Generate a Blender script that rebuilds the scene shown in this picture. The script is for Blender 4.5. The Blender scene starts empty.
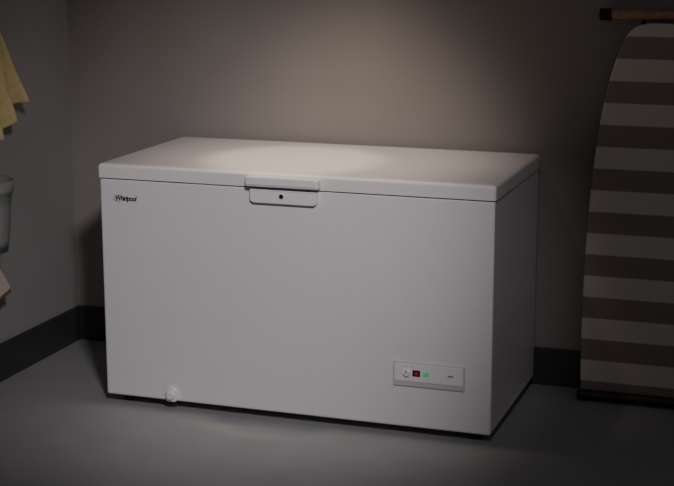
import bpy, bmesh, math, random
from mathutils import Vector, Matrix, Euler
random.seed(3)
COL=bpy.context.collection

# ---------------------------------------------------------------- materials
def mat(name, col, rough=0.5, metal=0.0, noise=0.0, nscale=60, bump=0.0, bscale=200, emit=None, es=0, coat=0, spec=None, trans=0):
    m=bpy.data.materials.new(name); m.use_nodes=True
    nt=m.node_tree; b=nt.nodes["Principled BSDF"]
    b.inputs["Base Color"].default_value=(*col,1); b.inputs["Roughness"].default_value=rough
    b.inputs["Metallic"].default_value=metal
    if trans: b.inputs["Transmission Weight"].default_value=trans
    if coat: b.inputs["Coat Weight"].default_value=coat
    if spec is not None: b.inputs["Specular IOR Level"].default_value=spec
    tc=nt.nodes.new("ShaderNodeTexCoord")
    if noise:
        n=nt.nodes.new("ShaderNodeTexNoise"); n.inputs["Scale"].default_value=nscale; n.inputs["Detail"].default_value=5
        nt.links.new(tc.outputs["Object"],n.inputs["Vector"])
        r=nt.nodes.new("ShaderNodeValToRGB")
        r.color_ramp.elements[0].position=0.3; r.color_ramp.elements[1].position=0.7
        r.color_ramp.elements[0].color=(*[c*(1-noise) for c in col],1)
        r.color_ramp.elements[1].color=(*[min(1,c*(1+noise)) for c in col],1)
        nt.links.new(n.outputs["Fac"],r.inputs["Fac"]); nt.links.new(r.outputs["Color"],b.inputs["Base Color"])
    if bump:
        n2=nt.nodes.new("ShaderNodeTexNoise"); n2.inputs["Scale"].default_value=bscale; n2.inputs["Detail"].default_value=3
        nt.links.new(tc.outputs["Object"],n2.inputs["Vector"])
        bp=nt.nodes.new("ShaderNodeBump"); bp.inputs["Strength"].default_value=bump; bp.inputs["Distance"].default_value=0.002
        nt.links.new(n2.outputs["Fac"],bp.inputs["Height"]); nt.links.new(bp.outputs["Normal"],b.inputs["Normal"])
    if emit:
        b.inputs["Emission Color"].default_value=(*emit,1); b.inputs["Emission Strength"].default_value=es
    return m

M_wall=mat("wall_paint",(0.30,0.275,0.257),0.85,noise=0.04,nscale=3,bump=0.15,bscale=150)
M_wallL=mat("wall_paint_left",(0.34,0.332,0.328),0.85,noise=0.04,nscale=3,bump=0.15,bscale=150)
M_floor=mat("floor_vinyl",(0.32,0.322,0.335),0.55,noise=0.05,nscale=5,bump=0.1,bscale=90)
M_base=mat("baseboard_paint",(0.050,0.049,0.052),0.5,noise=0.1,nscale=8)
M_white=mat("white_enamel",(0.84,0.82,0.845),0.33,noise=0.012,nscale=14,bump=0.08,bscale=260)
M_lid=mat("white_lid_enamel",(0.86,0.84,0.83),0.36,noise=0.012,nscale=14,bump=0.05,bscale=200)
M_plast=mat("white_plastic",(0.88,0.87,0.87),0.35,noise=0.01)
M_gask=mat("gasket_grey",(0.16,0.155,0.155),0.7,noise=0.1)
M_black=mat("black_plastic",(0.012,0.012,0.013),0.45,noise=0.1)
M_badge=mat("badge_dark",(0.03,0.03,0.035),0.4,noise=0.05)
M_red=mat("display_red",(0.25,0.01,0.006),0.3,emit=(0.9,0.05,0.02),es=0.12)
M_green=mat("led_green",(0.03,0.40,0.14),0.3,emit=(0.05,0.9,0.35),es=0.22)
M_panel=mat("panel_silver",(0.62,0.61,0.62),0.35,noise=0.02)
M_wood=mat("bar_wood",(0.46,0.26,0.16),0.45,noise=0.25,nscale=30)
M_metal=mat("dark_tube",(0.06,0.05,0.05),0.4,metal=0.6,noise=0.1)
M_cloth=mat("yellow_cloth",(0.66,0.54,0.27),0.9,noise=0.08,nscale=40,bump=0.4,bscale=500)
M_buck=mat("bucket_plastic",(0.54,0.57,0.54),0.2,noise=0.05,trans=0.6)
M_cream=mat("cream_plastic",(0.70,0.62,0.52),0.5,noise=0.05)
M_brist=mat("brown_edge",(0.20,0.10,0.06),0.8,noise=0.2)

# striped fabric: stripes are the woven pattern of the cover, bands across local Z
def striped():
    m=bpy.data.materials.new("striped_cover"); m.use_nodes=True
    nt=m.node_tree; b=nt.nodes["Principled BSDF"]; b.inputs["Roughness"].default_value=0.9
    tc=nt.nodes.new("ShaderNodeTexCoord"); s=nt.nodes.new("ShaderNodeSeparateXYZ")
    nt.links.new(tc.outputs["Object"],s.inputs[0])
    a=nt.nodes.new("ShaderNodeMath"); a.operation='ADD'; a.inputs[1].default_value=STRIPE_OFF
    d=nt.nodes.new("ShaderNodeMath"); d.operation='DIVIDE'; d.inputs[1].default_value=STRIPE_P
    f=nt.nodes.new("ShaderNodeMath"); f.operation='FRACT'
    nt.links.new(s.outputs["Z"],a.inputs[0]); nt.links.new(a.outputs[0],d.inputs[0]); nt.links.new(d.outputs[0],f.inputs[0])
    r=nt.nodes.new("ShaderNodeValToRGB"); e=r.color_ramp.elements
    DK=(0.33,0.27,0.24,1); LT=(0.76,0.69,0.62,1)
    e[0].position=0.0; e[0].color=DK; e[1].position=0.48; e[1].color=DK
    x=e.new(0.50); x.color=LT; x=e.new(0.98); x.color=LT; x=e.new(1.0); x.color=DK
    nt.links.new(f.outputs[0],r.inputs["Fac"])
    n=nt.nodes.new("ShaderNodeTexNoise"); n.inputs["Scale"].default_value=400
    nt.links.new(tc.outputs["Object"],n.inputs["Vector"])
    bp=nt.nodes.new("ShaderNodeBump"); bp.inputs["Strength"].default_value=0.3; bp.inputs["Distance"].default_value=0.001
    nt.links.new(n.outputs["Fac"],bp.inputs["Height"]); nt.links.new(bp.outputs["Normal"],b.inputs["Normal"])
    nt.links.new(r.outputs["Color"],b.inputs["Base Color"])
    return m
STRIPE_P=0.1535; STRIPE_OFF=0.038
M_stripe=striped()

# ---------------------------------------------------------------- helpers
def link(me,name,m,parent=None,smooth=True):
    o=bpy.data.objects.new(name,me); COL.objects.link(o)
    if m: me.materials.append(m)
    if smooth:
        for p in me.polygons: p.use_smooth=True
    if parent: o.parent=parent
    return o
def empty(name,loc=(0,0,0)):
    o=bpy.data.objects.new(name,None); COL.objects.link(o); o.location=loc; o.empty_display_size=0.1; return o
def box(name,x0,x1,y0,y1,z0,z1,m,parent=None,bev=0.0,seg=3,smooth=True):
    bm=bmesh.new(); bmesh.ops.create_cube(bm,size=1)
    c=Vector(((x0+x1)/2,(y0+y1)/2,(z0+z1)/2)); 
    for v in bm.verts: v.co=Vector((v.co.x*(x1-x0),v.co.y*(y1-y0),v.co.z*(z1-z0)))+c
    if bev: bmesh.ops.bevel(bm,geom=bm.edges[:],offset=bev,segments=seg,profile=0.5,affect='EDGES')
    me=bpy.data.meshes.new(name); bm.to_mesh(me); bm.free()
    o=link(me,name,m,parent,smooth=bool(bev) and smooth)
    if bev:
        w=o.modifiers.new("wn",'WEIGHTED_NORMAL'); w.keep_sharp=True
    return o
def cyl(name,p0,p1,r0,r1,m,parent=None,n=32,bev=0.0):
    p0=Vector(p0);p1=Vector(p1);d=p1-p0
    bm=bmesh.new(); bmesh.ops.create_cone(bm,cap_ends=True,segments=n,radius1=r0,radius2=r1,depth=d.length)
    if bev:
        es=[e for e in bm.edges if abs(e.verts[0].co.z-e.verts[1].co.z)<1e-6]
        bmesh.ops.bevel(bm,geom=es,offset=bev,segments=3,profile=0.5,affect='EDGES')
    q=Vector((0,0,1)).rotation_difference(d.normalized()).to_matrix().to_4x4()
    bmesh.ops.transform(bm,matrix=Matrix.Translation((p0+p1)/2)@q,verts=bm.verts)
    me=bpy.data.meshes.new(name); bm.to_mesh(me); bm.free()
    o=link(me,name,m,parent)
    o.modifiers.new("wn",'WEIGHTED_NORMAL')
    return o
def tube(name,pts,r,m,parent=None,cyclic=False):
    cu=bpy.data.curves.new(name,'CURVE'); cu.dimensions='3D'; cu.bevel_depth=r; cu.bevel_resolution=4; cu.use_fill_caps=True
    s=cu.splines.new('POLY'); s.points.add(len(pts)-1)
    for p,c in zip(s.points,pts): p.co=(*c,1)
    s.use_cyclic_u=cyclic
    tmp=bpy.data.objects.new("t",cu); COL.objects.link(tmp)
    dg=bpy.context.evaluated_depsgraph_get(); me=bpy.data.meshes.new_from_object(tmp.evaluated_get(dg))
    bpy.data.objects.remove(tmp); me.name=name
    me.materials.clear()
    return link(me,name,m,parent)
def prism(name,outline,y0,y1,m,parent=None,bev=0.0,seg=3):
    """outline in (x,z), extruded along y"""
    bm=bmesh.new()
    vs=[bm.verts.new((x,y0,z)) for x,z in outline]; f=bm.faces.new(vs)
    r=bmesh.ops.extrude_face_region(bm,geom=[f])
    for g in r['geom']:
        if isinstance(g,bmesh.types.BMVert): g.co.y=y1
    bmesh.ops.recalc_face_normals(bm,faces=bm.faces[:])
    if bev:
        es=[e for e in bm.edges if abs(e.verts[0].co.y-e.verts[1].co.y)<1e-6]
        bmesh.ops.bevel(bm,geom=es,offset=bev,segments=seg,profile=0.5,affect='EDGES')
    me=bpy.data.meshes.new(name); bm.to_mesh(me); bm.free()
    o=link(me,name,m,parent)
    o.modifiers.new("wn",'WEIGHTED_NORMAL')
    return o
def rrect(x0,x1,z0,z1,rs,n=8):
    """rs radii: bl,br,tr,tl"""
    out=[]
    for (cx,cz,a0,r) in ((x0+rs[0],z0+rs[0],180,rs[0]),(x1-rs[1],z0+rs[1],270,rs[1]),(x1-rs[2],z1-rs[2],0,rs[2]),(x0+rs[3],z1-rs[3],90,rs[3])):
        for i in range(n+1):
            a=math.radians(a0+90*i/n); out.append((cx+r*math.cos(a),cz+r*math.sin(a)))
    return out

# ---------------------------------------------------------------- room
YW=0.715; XL=-0.50
box("floor",XL-0.1,4.2,-6.5,YW+0.1,-0.1,0,M_floor)
box("wall_back",XL-0.1,4.2,YW,YW+0.1,0,2.7,M_wall)
box("wall_left",XL-0.1,XL,-6.5,YW,0,2.7,M_wallL)
box("baseboard_back",XL,4.2,YW-0.014,YW,0,0.142,M_base,bev=0.003)
box("baseboard_left",XL,XL+0.014,-6.5,YW-0.014,0,0.142,M_base,bev=0.003)

# ---------------------------------------------------------------- freezer
W,D=1.40,0.69
F=empty("chest_freezer")
box("cabinet",0,W,0,D,0.032,0.8135,M_white,F,bev=0.008,seg=4)
box("gasket",0.010,W-0.010,0.010,D-0.010,0.808,0.822,M_gask,F,bev=0.002)
# lid with crowned top
def lid():
    bm=bmesh.new(); x0,x1,y0,y1=-0.004,W+0.004,-0.008,D
    prof=[(0.0,0.8165),(0.0,0.8535),(0.0015,0.8585),(0.005,0.8625),(0.010,0.8650),(0.018,0.8660),(0.05,0.8672),(0.12,0.868),(0.25,0.869)]
    rings=[]
    for ins,z in prof:
        r=max(0.012-ins*0.3,0.004)
        ring=[bm.verts.new((x,y,z)) for x,y in rrect(x0+ins,x1-ins,y0+ins,y1-ins,[r]*4,n=5)]
        rings.append(ring)
    n=len(rings[0])
    for a,b in zip(rings,rings[1:]):
        for i in range(n): bm.faces.new((a[i],a[(i+1)%n],b[(i+1)%n],b[i]))
    bm.faces.new(rings[-1]); bm.faces.new(list(reversed(rings[0])))
    bmesh.ops.recalc_face_normals(bm,faces=bm.faces[:])
    bm.edges.ensure_lookup_table()
    low=set(rings[0])
    for e in bm.edges:
        if e.verts[0] in low and e.verts[1] in low: e.smooth=False
    me=bpy.data.meshes.new("lid"); bm.to_mesh(me); bm.free()
    o=link(me,"lid",M_lid,F); w=o.modifiers.new("wn",'WEIGHTED_NORMAL'); w.keep_sharp=True
lid()
# handle on the lid (upper grip) and lock plate under it
prism("lid_handle",rrect(0.560,0.818,0.8215,0.8600,[0.008,0.008,0.014,0.014]),-0.042,-0.004,M_plast,F,bev=0.009,seg=5)
prism("lock_plate",rrect(0.568,0.806,0.764,0.811,[0.016,0.016,0.003,0.003]),-0.020,0.004,M_plast,F,bev=0.004)
cyl("lock_bezel",(0.683,-0.018,0.791),(0.683,-0.0225,0.791),0.0110,0.0105,M_plast,F,bev=0.001)
cyl("lock_keyhole",(0.683,-0.020,0.791),(0.683,-0.0238,0.791),0.0078,0.0076,M_black,F,bev=0.0006)
# badge text + oval swoosh
def badge():
    cu=bpy.data.curves.new("badge_text",'FONT'); cu.body="Whirlpool"; cu.size=0.0235; cu.extrude=0.0006; cu.offset=0.0006; cu.shear=0.2; cu.space_character=0.86
    t=bpy.data.objects.new("t",cu); COL.objects.link(t)
    dg=bpy.context.evaluated_depsgraph_get(); me=bpy.data.meshes.new_from_object(t.evaluated_get(dg)); bpy.data.objects.remove(t)
    me.materials.clear()
    o=link(me,"badge_text",M_badge,F,smooth=False); o.rotation_euler=(math.pi/2,0,0); o.location=(0.058,-0.0008,0.739)
    w=max(v.co.x for v in me.vertices); s=0.084/w; o.scale=(s,1,1)
    pts=[]
    for i in range(26):
        a=math.radians(100+i*7.0); pts.append((0.082+0.028*math.cos(a)+0.006*math.sin(a),-0.0012,0.747+0.0115*math.sin(a)))
    tube("badge_swoosh",pts,0.0006,M_badge,F)
badge()
# control panel
prism("control_panel",rrect(1.068,1.313,0.176,0.260,[0.004]*4),-0.006,0.003,M_panel,F,bev=0.002)
prism("control_panel_face",rrect(1.074,1.307,0.194,0.255,[0.003]*4),-0.0078,-0.004,M_plast,F,bev=0.001)
cyl("thermostat_knob",(1.116,-0.006,0.2235),(1.116,-0.0165,0.2235),0.0125,0.0112,M_plast,F,bev=0.0015)
box("thermostat_pointer",1.1148,1.1172,-0.0175,-0.016,0.224,0.234,M_black,F)
prism("display_window",rrect(1.136,1.162,0.213,0.234,[0.002]*4),-0.0090,-0.0070,M_black,F)
prism("display_digits",rrect(1.143,1.156,0.2175,0.2285,[0.001]*4),-0.0095,-0.0080,M_red,F)
prism("led_green",rrect(1.172,1.192,0.216,0.230,[0.002]*4),-0.0092,-0.0070,M_green,F)
for i in range(3):
    box("tick_%d"%i,1.100+i*0.015,1.104+i*0.015,-0.0082,-0.0075,0.243,0.2445,M_gask,F)
box("indicator_mark",1.256,1.274,-0.0083,-0.0075,0.2215,0.226,M_gask,F)
# drain plug
prism("drain_boss",rrect(0.238,0.280,0.033,0.084,[0.010,0.010,0.018,0.018]),-0.016,0.003,M_plast,F,bev=0.004)
cyl("drain_cap",(0.259,-0.014,0.058),(0.259,-0.027,0.058),0.0155,0.014,M_plast,F,bev=0.002)
# feet
for i,(x,y) in enumerate(((0.06,0.06),(W-0.06,0.06),(0.06,D-0.07),(W-0.06,D-0.07))):
    cyl("foot_%d"%i,(x,y,0.0),(x,y,0.034),0.020,0.016,M_black,F,bev=0.002)
box("base_pan",0.10,W-0.10,0.12,D-0.06,0.015,0.034,M_black,F,bev=0.003)
# vent perforations in right side panel
def vents():
    bm=bmesh.new()
    ny,nz=24,15
    for j in range(nz):
        for i in range(ny):
            y=0.05+i*0.0255+(0.0127 if j%2 else 0); z=0.075+j*0.021
            c=bm.verts.new((W+0.0006,y,z)); ring=[]
            for k in range(8):
                a=k*math.pi/4; ring.append(bm.verts.new((W+0.0006,y+0.0052*math.cos(a),z+0.0034*math.sin(a))))
            for k in range(8): bm.faces.new((c,ring[k],ring[(k+1)%8]))
    me=bpy.data.meshes.new("vent_perforations"); bm.to_mesh(me); bm.free()
    link(me,"vent_perforations",mat("vent_shadow_grey",(0.46,0.45,0.45),0.6,noise=0.02),F,smooth=False)
vents()

# ---------------------------------------------------------------- ironing board
B=empty("ironing_board",(1.812,0.618,0.028))
half=[(0.0,0.222),(0.10,0.226),(0.25,0.228),(0.45,0.226),(0.65,0.219),(0.80,0.209),(0.93,0.196),(1.04,0.180),(1.13,0.161),(1.20,0.141),(1.25,0.121),(1.285,0.099),(1.303,0.072),(1.311,0.035)]
def smooth_half():
    out=[]
    for k in range(len(half)-1):
        p0=half[max(k-1,0)];p1=half[k];p2=half[k+1];p3=half[min(k+2,len(half)-1)]
        for i in range(4):
            t=i/4
            out.append(tuple(0.5*((2*p1[a])+(-p0[a]+p2[a])*t+(2*p0[a]-5*p1[a]+4*p2[a]-p3[a])*t*t+(-p0[a]+3*p1[a]-3*p2[a]+p3[a])*t**3) for a in (0,1)))
    out.append(half[-1]); return out
H2=smooth_half()
outl=[(-h,z) for z,h in H2]+[(h,z) for z,h in reversed(H2)]
prism("padded_cover",list(reversed(outl)),-0.020,0.004,M_stripe,B,bev=0.007,seg=4)
sm=[(x*0.96,z*0.975+0.015) for x,z in outl]
prism("board_frame",list(reversed(sm)),0.003,0.014,M_metal,B,bev=0.002)
# legs folded flat behind
for s in (-1,1):
    tube("leg_outer_%s"%('a' if s<0 else 'b'),[(s*0.15,0.032,0.0),(s*0.15,0.030,0.5),(s*0.06,0.028,1.338)],0.009,M_metal,B)
    tube("leg_inner_%s"%('a' if s<0 else 'b'),[(s*0.05,0.022,0.10),(s*0.10,0.024,1.25)],0.008,M_metal,B)
cyl("top_foot_bar",(-0.195,0.012,1.338),(0.195,0.012,1.338),0.0155,0.0155,M_wood,B,bev=0.002)
for s in (-1,1):
    cyl("top_foot_cap_%s"%('a' if s<0 else 'b'),(s*0.172,0.012,1.338),(s*0.212,0.012,1.338),0.021,0.021,M_black,B,bev=0.004)
B.rotation_euler=(-math.radians(2.2),0,0)
# floor bar stays part of the board
fb=cyl("bottom_foot_bar",(-0.19,-0.045,-0.008),(0.19,-0.045,-0.008),0.015,0.015,M_metal,B,bev=0.002)
for s in (-1,1):
    cyl("bottom_foot_cap_%s"%('a' if s<0 else 'b'),(s*0.185,-0.045,-0.009),(s*0.228,-0.045,-0.009),0.019,0.019,M_black,B,bev=0.004)
    tube("foot_link_%s"%('a' if s<0 else 'b'),[(s*0.15,-0.045,-0.006),(s*0.15,0.032,0.002)],0.008,M_metal,B)

# ---------------------------------------------------------------- things hung on left wall
def hook(name,y,z,parent):
    cyl(name+"_plate",(XL,y,z+0.01),(XL+0.008,y,z+0.01),0.018,0.018,M_metal,parent,bev=0.002)
    tube(name,[(XL+0.004,y,z+0.012),(XL+0.04,y,z+0.004),(XL+0.062,y,z),(XL+0.078,y,z+0.008),(XL+0.082,y,z+0.024)],0.0045,M_metal,parent)
T=empty("hanging_cloth")
hook("cloth_hook",0.03,1.335,T)
def cloth():
    bm=bmesh.new(); nu,nv=72,40; g=[]
    for j in range(nv+1):
        v=j/nv; row=[]
        for i in range(nu+1):
            u=i/nu*2-1
            spread=0.018+0.205*(v**0.62)
            y=0.03+u*spread
            drop=0.40*v*(1-0.16*abs(u)**1.3)
            zz=1.345-drop - 0.035*v*math.sin(u*5+0.6)*v
            amp=0.006+0.026*v
            x=XL+0.058+amp*math.sin(u*15+0.8*math.sin(v*3))+0.006*v*math.sin(u*31+v*4)
            row.append(bm.verts.new((max(x,XL+0.012),y,zz)))
        g.append(row)
    for j in range(nv):
        for i in range(nu): bm.faces.new((g[j][i],g[j][i+1],g[j+1][i+1],g[j+1][i]))
    me=bpy.data.meshes.new("cloth"); bm.to_mesh(me); bm.free()
    o=link(me,"cloth",M_cloth,T); s=o.modifiers.new("sol",'SOLIDIFY'); s.thickness=0.003
cloth()
K=empty("hanging_bucket")
by,bx=-0.145,XL+0.118
def bucket():
    prof=[(0.080,0.560),(0.083,0.557),(0.090,0.60),(0.099,0.70),(0.105,0.765),(0.113,0.768),(0.115,0.785),(0.114,0.806),(0.110,0.809),(0.106,0.806),(0.104,0.77),(0.096,0.70),(0.086,0.60),(0.080,0.566)]
    bm=bmesh.new(); n=48; rings=[]
    for r,z in prof: rings.append([bm.verts.new((bx+r*math.cos(2*math.pi*i/n),by+r*math.sin(2*math.pi*i/n),z)) for i in range(n)])
    for a,b in zip(rings,rings[1:]):
        for i in range(n): bm.faces.new((a[i],a[(i+1)%n],b[(i+1)%n],b[i]))
    bm.faces.new(rings[0]); bm.faces.new(rings[-1])
    bmesh.ops.recalc_face_normals(bm,faces=bm.faces[:])
    me=bpy.data.meshes.new("bucket_shell"); bm.to_mesh(me); bm.free(); link(me,"bucket_shell",M_buck,K)
bucket()
tube("bail_handle",[(bx-0.045*math.sin(math.radians(a)),by+0.113*math.cos(math.radians(a)),0.79+0.10*math.sin(math.radians(a))) for a in range(0,181,10)],0.003,M_metal,K)
hook("bucket_hook",by,0.882,K)
P=empty("hanging_dustpan")
hook("dustpan_hook",-0.10,0.512,P)
def dustpan():
    out=[(-0.075,0.47),(-0.125,0.47),(-0.215,0.34),(-0.20,0.31),(0.06,0.365),(0.070,0.38),(0.010,0.455)]
    def pl(name,o2,x0,x1,m,bev):
        bm=bmesh.new(); vs=[bm.verts.new((x0,y,z)) for y,z in o2]; f=bm.faces.new(vs)
        r=bmesh.ops.extrude_face_region(bm,geom=[f])
        for q in r['geom']:
            if isinstance(q,bmesh.types.BMVert): q.co.x=x1
        bmesh.ops.recalc_face_normals(bm,faces=bm.faces[:])
        bmesh.ops.bevel(bm,geom=bm.edges[:],offset=bev,segments=3,profile=0.5,affect='EDGES')
        me=bpy.data.meshes.new(name); bm.to_mesh(me); bm.free(); link(me,name,m,P).modifiers.new("wn",'WEIGHTED_NORMAL')
    pl("tray",out,XL+0.0005,XL+0.085,M_cream,0.006)
    pl("lip",[(-0.20,0.302),(-0.205,0.312),(0.062,0.368),(0.070,0.358)],XL+0.0005,XL+0.088,M_brist,0.002)
    cyl("pan_handle",(XL+0.066,-0.10,0.46),(XL+0.066,-0.10,0.535),0.013,0.010,M_cream,P,bev=0.003)
dustpan()

# ---------------------------------------------------------------- light
def spot(name,loc,tgt,power,col,ang,blend,size):
    l=bpy.data.lights.new(name,'SPOT'); l.energy=power; l.color=col; l.spot_size=math.radians(ang); l.spot_blend=blend; l.shadow_soft_size=size
    o=bpy.data.objects.new(name,l); COL.objects.link(o); o.location=loc
    o.rotation_euler=(Vector(tgt)-Vector(loc)).to_track_quat('-Z','Y').to_euler()
spot("ceiling_spot_warm",(0.78,0.02,2.25),(0.72,0.34,0.87),38,(1.0,0.80,0.63),60,1.0,0.07)
spot("added_lid_spot",(0.62,0.12,2.25),(0.62,0.26,0.87),34,(1.0,0.80,0.58),30,0.6,0.03)  # extra narrow cone added to brighten the lid patch, not a ceiling fixture
spot("room_spot_front",(1.90,-2.7,2.45),(0.52,-0.05,0.66),222,(1.0,0.93,0.955),40,1.0,0.15)
w=bpy.data.worlds.new("world"); bpy.context.scene.world=w; w.use_nodes=True
w.node_tree.nodes["Background"].inputs[0].default_value=(1.0,0.94,0.96,1); w.node_tree.nodes["Background"].inputs[1].default_value=0.066

# ---------------------------------------------------------------- camera
cd=bpy.data.cameras.new("camera"); co=bpy.data.objects.new("camera",cd); COL.objects.link(co)
co.location=(2.4494,-4.5683,1.6897)
co.rotation_euler=(Euler((math.pi/2-0.2133,0,0.3328)).to_matrix()@Euler((0,0,-0.0014)).to_matrix()).to_euler()
cd.sensor_fit='HORIZONTAL'; cd.sensor_width=36; cd.lens=1498.3*36/674; cd.clip_end=50
bpy.context.scene.camera=co
